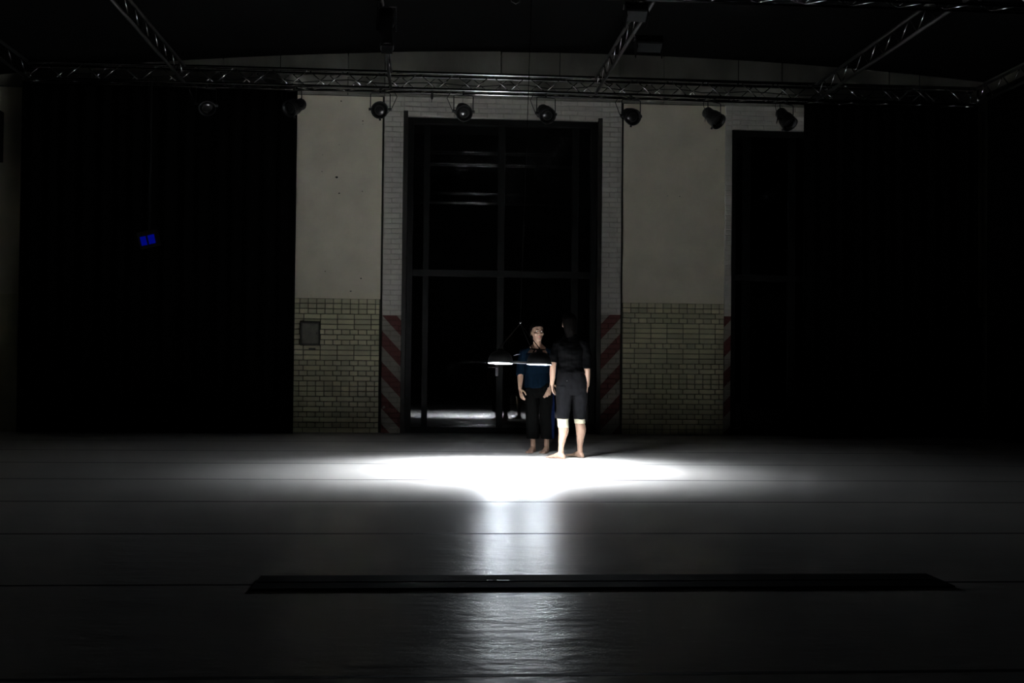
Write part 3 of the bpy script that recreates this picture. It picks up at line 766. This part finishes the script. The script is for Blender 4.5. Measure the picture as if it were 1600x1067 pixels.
def head(parent, body, centre, yaw, pitch, s, hair_rows, face=True, hm='hair'):
    """adds head, nose, ears to the body builder; eyes, brows, lips and hair become parts"""
    Mh = Matrix.Translation(centre) @ Matrix.Rotation(yaw, 4, 'Z') @ Matrix.Rotation(pitch, 4, 'X') @ Matrix.Scale(s, 4)
    # head space: face looks along -Y
    def ring(z, fr, bk, rx, n=22): return [Mh @ p for p in ering((0, -(fr + bk) / 2, z), rx, (fr - bk) / 2, 0, n, 2.2)]
    body.rings([ring(z, fr, bk, rx) for z, fr, bk, rx in HEAD])
    limb(body, [Mh @ Vector((0, -.078, .012)), Mh @ Vector((0, -.090, -.012)), Mh @ Vector((0, -.098, -.030))], [.008 * s, .010 * s, .013 * s], 10)
    for sg in (-1, 1):
        limb(body, [Mh @ Vector((sg * .013, -.087, -.034))] * 1 + [Mh @ Vector((sg * .009, -.09, -.033))], [.008 * s, .008 * s], 8)
        body.rings([[Mh @ (Vector((sg * (.066 + .012 * q), .010, -.012)) + Vector((0, math.cos(t) * .017 * e, math.sin(t) * .031 * e))) for t in [k * math.tau / 12 for k in range(12)]] for q, e in ((0, .55), (.6, .95), (1.0, 1.0), (1.2, .7))])
        limb(body, [Mh @ Vector((sg * .040, -.062, -.028)), Mh @ Vector((sg * .046, -.050, -.022))], [.022 * s, .02 * s], 10)   # cheek
    def small(name, m, fn, par=parent):
        b = MB(); fn(b); return b.build(name, m, par, smooth=True)
    if face:
        for sg in (-1, 1):
            ey = small('eye', 'eyew', lambda b: b.rings([[Mh @ Vector((sg * .030 + math.cos(t) * .0145 * e, -.0805 - .0065 * q, .003 + math.sin(t) * .0075 * e)) for t in [k * math.tau / 14 for k in range(14)]] for q, e in ((-.6, 1.0), (.3, .9), (.8, .6), (1.0, .2))]))
            gx = .0045
            small('iris', 'iris', lambda b: b.rings([[Mh @ Vector((sg * .030 + gx + math.cos(t) * .0066 * e, -.0862 - .0015 * q, .004 + math.sin(t) * .0066 * e)) for t in [k * math.tau / 12 for k in range(12)]] for q, e in ((-1, 1), (.6, .95), (1, .5))]), ey)
            small('eyebrow', 'hair', lambda b: b.tube([Mh @ Vector((sg * .012, -.0895, .021)), Mh @ Vector((sg * .030, -.0875, .0275)), Mh @ Vector((sg * .048, -.072, .022))], [.0032 * s, .0042 * s, .002 * s], 6))
        small('lips', 'lips', lambda b: (b.tube([Mh @ Vector((x, y, -.0595 + z)) for x, y, z in ((-.023, -.075, 0), (-.012, -.085, .0035), (0, -.0875, .002), (.012, -.085, .0035), (.023, -.075, 0))], [.001, .005, .005, .005, .001], 8),
                                         b.tube([Mh @ Vector((x, y, -.067 + z)) for x, y, z in ((-.022, -.075, .006), (-.011, -.084, 0), (0, -.0865, -.001), (.011, -.084, 0), (.022, -.075, .006))], [.001, .0055, .006, .0055, .001], 8)))
    hb = MB(); hb.rings([ring(z, fr, bk, rx) for z, fr, bk, rx in hair_rows])
    return Mh, hb

# --- person facing us: navy top, black wide trousers
PA = onZ(842, 707)
pa = thing('person', 'person facing the stage front in navy top and wide black trousers, barefoot', 'person', (PA.x, PA.y, 0), -YAW)
cx = -.030
body = MB()
torso(body, [(.70, cx + .02, 0, .13, .085), (.78, cx + .02, 0, .158, .105), (.86, cx + .015, 0, .155, .105), (.96, cx, -.005, .122, .088), (1.05, cx, -.01, .128, .095), (1.13, cx, -.012, .140, .100),
             (1.19, cx, 0, .145, .088), (1.225, cx, .01, .125, .068), (1.25, cx, .015, .075, .052)])
HA = Vector((cx - .006, -.015, 1.449))
for sg in (-1, 1): limb(body, [(cx + sg * .02, .018, 1.285), (cx + sg * .075, .016, 1.238), (cx + sg * .14, .012, 1.208)], [.040, .040, .042])
limb(body, [(cx, .012, 1.20), (cx - .002, .008, 1.28), HA + Vector((0, .02, -.05))], [.052, .046, .050])
arms = {-1: dict(sh=(cx - .155, .01, 1.205), el=(-.232, .0, .965), wr=(-.235, -.07, .765), tip=(-.208, -.11, .63)),
        1: dict(sh=(cx + .165, .01, 1.20), el=(.165, .0, .955), wr=(.128, -.08, .785), tip=(.078, -.12, .655))}
for sg, a in arms.items():
    sh, el, wr = Vector(a['sh']), Vector(a['el']), Vector(a['wr'])
    limb(body, [sh, sh.lerp(el, .5) + Vector((sg * .008, 0, 0)), el, el.lerp(wr, .35), wr], [.048, .041, .034, .035, .0225])
    d = Vector(a['tip']) - wr
    # palms turn inward and back a little
    hand(body, wr, d, Vector((-sg * .8, .45, 0)) if sg < 0 else Vector((-.35, .9, .2)), 1 if sg < 0 else -1, .98, .5)
legs = {-1: dict(hip=(-.085, 0, .78), kn=(-.085, -.03, .43), an=(-.070, .02, .078), dr=(-.30, -1)), 1: dict(hip=(.085, 0, .78), kn=(.088, -.03, .43), an=(.092, .02, .078), dr=(-.28, -1))}
for sg, a in legs.items():
    hp_, kn, an = map(Vector, (a['hip'], a['kn'], a['an']))
    limb(body, [hp_, hp_.lerp(kn, .5), kn, kn.lerp(an, .3) + Vector((0, .015, 0)), kn.lerp(an, .75), an, an - Vector((0, 0, .035))], [.078, .066, .048, .050, .033, .030, .032])
    dv = Vector((*a['dr'], 0)).normalized(); heel = an - dv * .035
    foot(body, heel, a['dr'], 1 if sg > 0 else -1, .96)
hairA = [(-.085, -.035, -.096, .045), (-.06, -.008, -.108, .070), (-.03, .008, -.114, .0785), (-.005, .022, -.117, .0815), (.02, .036, -.118, .0825), (.042, .058, -.117, .0815), (.058, .080, -.112, .079), (.078, .085, -.103, .073), (.100, .074, -.085, .058), (.118, .045, -.055, .035), (.127, .010, -.02, .012)]
MhA, hb = head(pa, body, HA, R(20), R(-3), .98, hairA)
# low knot of hair at the back of the head
limb(hb, [MhA @ Vector((0, .10, -.02)), MhA @ Vector((0, .135, -.03))], [.035, .03], 12)
blob(body, 'body', 'skin', pa, .0042, 3)
blob(hb, 'hair', 'hair', pa, .005, 2, fold=.002, fscale=(40, 40, 12))
top = MB()
torso(top, [(.775, cx + .018, 0, .172, .120), (.80, cx + .016, 0, .172, .120), (.87, cx + .012, 0, .166, .117), (.96, cx, -.006, .146, .106), (1.05, cx, -.012, .148, .113), (1.13, cx, -.014, .158, .117), (1.17, cx, -.004, .160, .104), (1.192, cx, .004, .156, .094), (1.205, cx, .012, .150, .075)])
for sg, a in arms.items():
    sh, el, wr = Vector(a['sh']), Vector(a['el']), Vector(a['wr'])
    e2 = el.lerp(wr, .18)
    limb(top, [Vector((cx + sg * .088, .018, 1.228)), sh + Vector((-sg * .02, 0, .006)), sh + Vector((sg * .006, 0, -.01))], [.046, .060, .062])
    limb(top, [sh, sh.lerp(el, .5) + Vector((sg * .008, 0, 0)), el, e2], [.062, .056, .051, .050], 16, False)
tp = blob(top, 'top', 'navy', pa, .006, 3, fold=.006, seed=3); tp['label'] = 'navy jersey top with elbow sleeves'
sb = MB()
sb.tube([(cx - .105, .01, 1.250), (cx - .06, -.055, 1.243), (cx, -.075, 1.240), (cx + .06, -.055, 1.238), (cx + .11, .01, 1.242)], .007, 8)
sb.tube([(cx - .03, -.070, 1.240), (cx - .055, -.088, 1.20), (cx - .075, -.10, 1.17)], .007, 8)
sb.build('neck_strap', 'blackcloth', tp, smooth=True)
tr = MB()
torso(tr, [(.66, .004, 0, .165, .10), (.72, .003, 0, .170, .118), (.80, 0, 0, .166, .116), (.84, -.004, 0, .160, .110)])
for sg, a in legs.items():
    hp_, kn, an = map(Vector, (a['hip'], a['kn'], a['an']))
    bt = Vector((an.x + sg * .004, .005, .168)); k2 = Vector((kn.x, -.005, .43))
    tr.rings([ering((hp_.x, 0, .78), .082, .105), ering((hp_.x + sg * .004, 0, .66), .085, .105), ering((k2.x, -.006, .43), .080, .092), ering(((k2.x + bt.x) / 2, 0, .28), .076, .090), ering(bt, .074, .092)])
trs = blob(tr, 'trousers', 'blackcloth', pa, .006, 3, fold=.007, fscale=(14, 14, 3), seed=7)
st = MB(); ln_ = [(.158, -.05, .74), (.168, -.05, .60), (.170, -.055, .42), (.170, -.045, .28), (.168, -.04, .172)]
st.rings([[Vector(p) + Vector((dx, dy, 0)) for dx, dy in ((-.03, -.022), (.012, -.018), (.012, .03), (-.03, .03))] for p in ln_])
ss = st.build('side_stripe', 'bluestripe', trs); ss['label'] = 'blue side stripe'

# --- person seen from behind: black shirt, charcoal knee-length trousers, cream knee sleeves
PB = onZ(886, 717)
pb = thing('person', 'person seen from behind in black shirt and charcoal knee trousers with cream knee sleeves', 'person', (PB.x, PB.y, 0), -YAW)
body = MB(); cx = .034
torso(body, [(.75, .045, .05, .135, .09), (.84, .045, .04, .165, .112), (.92, .042, .03, .158, .11), (1.02, .036, .01, .125, .09), (1.12, cx, .005, .125, .094), (1.21, cx, 0, .135, .098), (1.28, cx, 0, .138, .09), (1.32, cx, .005, .108, .068), (1.345, cx, .01, .075, .055)], R(10))
HB = Vector((.010, .03, 1.528))
for sg in (-1, 1): limb(body, [(cx + sg * .02, .012, 1.385), (cx + sg * .075, .010, 1.335), (cx + sg * .13, .006, 1.30)], [.042, .040, .042])
limb(body, [(cx, .0, 1.30), (.026, .008, 1.375), HB + Vector((0, -.01, -.05))], [.055, .050, .053])
arms = {-1: dict(sh=(cx - .142, .02, 1.295), el=(-.168, -.02, 1.050), wr=(-.176, .05, .845), tip=(-.15, .10, .72)),
        1: dict(sh=(cx + .148, -.01, 1.29), el=(.215, -.03, 1.035), wr=(.224, .05, .83), tip=(.214, .09, .70))}
for sg, a in arms.items():
    sh, el, wr = Vector(a['sh']), Vector(a['el']), Vector(a['wr'])
    limb(body, [sh, sh.lerp(el, .5) + Vector((sg * .010, 0, 0)), el, el.lerp(wr, .35), wr], [.044, .041, .035, .036, .0235])
    d = Vector(a['tip']) - wr
    # person faces away (+Y): the left hand is on the image left; palms face the thighs
    hand(body, wr, d, Vector((-sg * 1.0, -.30 if sg < 0 else .1, 0)), -1 if sg < 0 else 1, 1.0, .45)
legs = {-1: dict(hip=(-.040, .03, .82), kn=(-.052, .02, .425), an=(-.070, -.01, .082), dr=(-.72, .70)), 1: dict(hip=(.135, .08, .82), kn=(.146, .16, .43), an=(.158, .205, .082), dr=(-.62, .78))}
for sg, a in legs.items():
    hp_, kn, an = map(Vector, (a['hip'], a['kn'], a['an']))
    dv = Vector((*a['dr'], 0)).normalized(); bk = -dv
    limb(body, [hp_, hp_.lerp(kn, .5), kn, kn.lerp(an, .30) + bk * .022, kn.lerp(an, .58) + bk * .008, kn.lerp(an, .85), an, an - Vector((0, 0, .035))], [.084, .072, .054, .0585, .044, .031, .031, .033])
    foot(body, an - dv * .037, a['dr'], -1 if sg < 0 else 1, 1.0)
hairB = [(-.175, -.020, -.070, .034), (-.15, -.020, -.082, .044), (-.115, -.022, -.096, .054), (-.085, -.018, -.106, .064), (-.05, -.006, -.113, .074), (-.02, .008, -.118, .080), (.01, .024, -.121, .083), (.04, .045, -.121, .083), (.062, .074, -.115, .079), (.084, .084, -.102, .071), (.105, .068, -.082, .055), (.12, .038, -.052, .032), (.126, .008, -.02, .012)]
MhB, hb = head(pb, body, HB, R(180 + 6), R(3), 1.0, hairB)
blob(body, 'body', 'skin', pb, .0042, 3)
blob(hb, 'hair', 'hair', pb, .005, 2, fold=.002, fscale=(40, 40, 12))
top = MB(); an10 = R(10)
torso(top, [(.965, .040, .02, .166, .122), (.99, .039, .018, .163, .120), (1.04, .036, .012, .142, .108), (1.12, cx, .004, .140, .108), (1.21, cx, 0, .150, .112), (1.27, cx, 0, .150, .104), (1.305, cx, .002, .140, .09), (1.335, cx, .004, .108, .072), (1.358, cx, .008, .088, .068), (1.385, cx - .004, .010, .066, .064), (1.398, cx - .006, .012, .062, .062)], an10)
for sg, a in arms.items():
    sh, el, wr = Vector(a['sh']), Vector(a['el']), Vector(a['wr'])
    e2 = el.lerp(wr, -.02 if sg < 0 else .06) + Vector((0, 0, .03 if sg < 0 else 0))
    limb(top, [Vector((cx + sg * .03, .010, 1.375)), Vector((cx + sg * .09, .007, 1.322)), sh + Vector((-sg * .02, 0, .004)), sh + Vector((sg * .006, 0, -.01))], [.048, .050, .058, .058])
    limb(top, [sh, sh.lerp(e2, .5) + Vector((sg * .010, 0, 0)), e2], [.056, .052, .047], 16, False)
sh_ = blob(top, 'shirt', 'shirt', pb, .006, 2, fold=.012, fscale=(8, 6, 13), seed=5)
tr = MB()
torso(tr, [(.72, .048, .055, .160, .105), (.79, .048, .05, .176, .128), (.86, .047, .042, .178, .132), (.93, .043, .03, .166, .122), (1.0, .039, .018, .150, .112)], an10)
for sg, a in legs.items():
    hp_, kn, an = map(Vector, (a['hip'], a['kn'], a['an']))
    tr.rings([ering((hp_.x, hp_.y, .82), .090, .115, an10), ering((hp_.x - sg * .004, hp_.y + .01, .70), .092, .112, an10), ering((hp_.x * .5 + kn.x * .5, hp_.y * .5 + kn.y * .5, .60), .082, .098, an10),
              ering((kn.x, kn.y, .50), .074, .086, an10), ering((kn.x, kn.y + .002, .452 if sg < 0 else .442), .068, .080, an10)])
trs = blob(tr, 'trousers', 'greycloth', pb, .006, 3, fold=.008, fscale=(9, 9, 7), seed=9)
q = Vector(((884 - 886) / 139.4, -.085, (717 - 594) / 139.4))
bt = MB().tube([q + Vector((0, -.012, 0)), q + Vector((0, .03, 0))], .0085, 12).build('pocket_button', 'chrome', trs); bt['label'] = 'small shiny button'
for sg, a in legs.items():
    kn, an = Vector(a['kn']), Vector(a['an']); bk = -Vector((*a['dr'], 0)).normalized()
    z0 = .352 if sg < 0 else .395
    ks = MB(); rr = []
    for z, r in ((z0 - .002, .060), (z0 + .008, .0635), (z0 + .05, .0625), (.44, .0625), (.455, .066), (.468, .065), (.472, .058)):
        if z < z0 - .01: continue
        f = max(0, (kn.z - z) / (kn.z - an.z)); c = kn.lerp(an, f) + bk * (.022 * min(1, f / .3)); rr.append((z, ering((c.x, c.y, z), r, r, 0, 26, 2.0)))
    rr.sort(key=lambda t: t[0])
    ks.rings([r for _, r in rr])
    k = blob(ks, 'knee_sleeve', 'cream', pb, .005, 2, fold=.0025, fscale=(30, 30, 45), seed=2); k['label'] = 'cream knee sleeve'
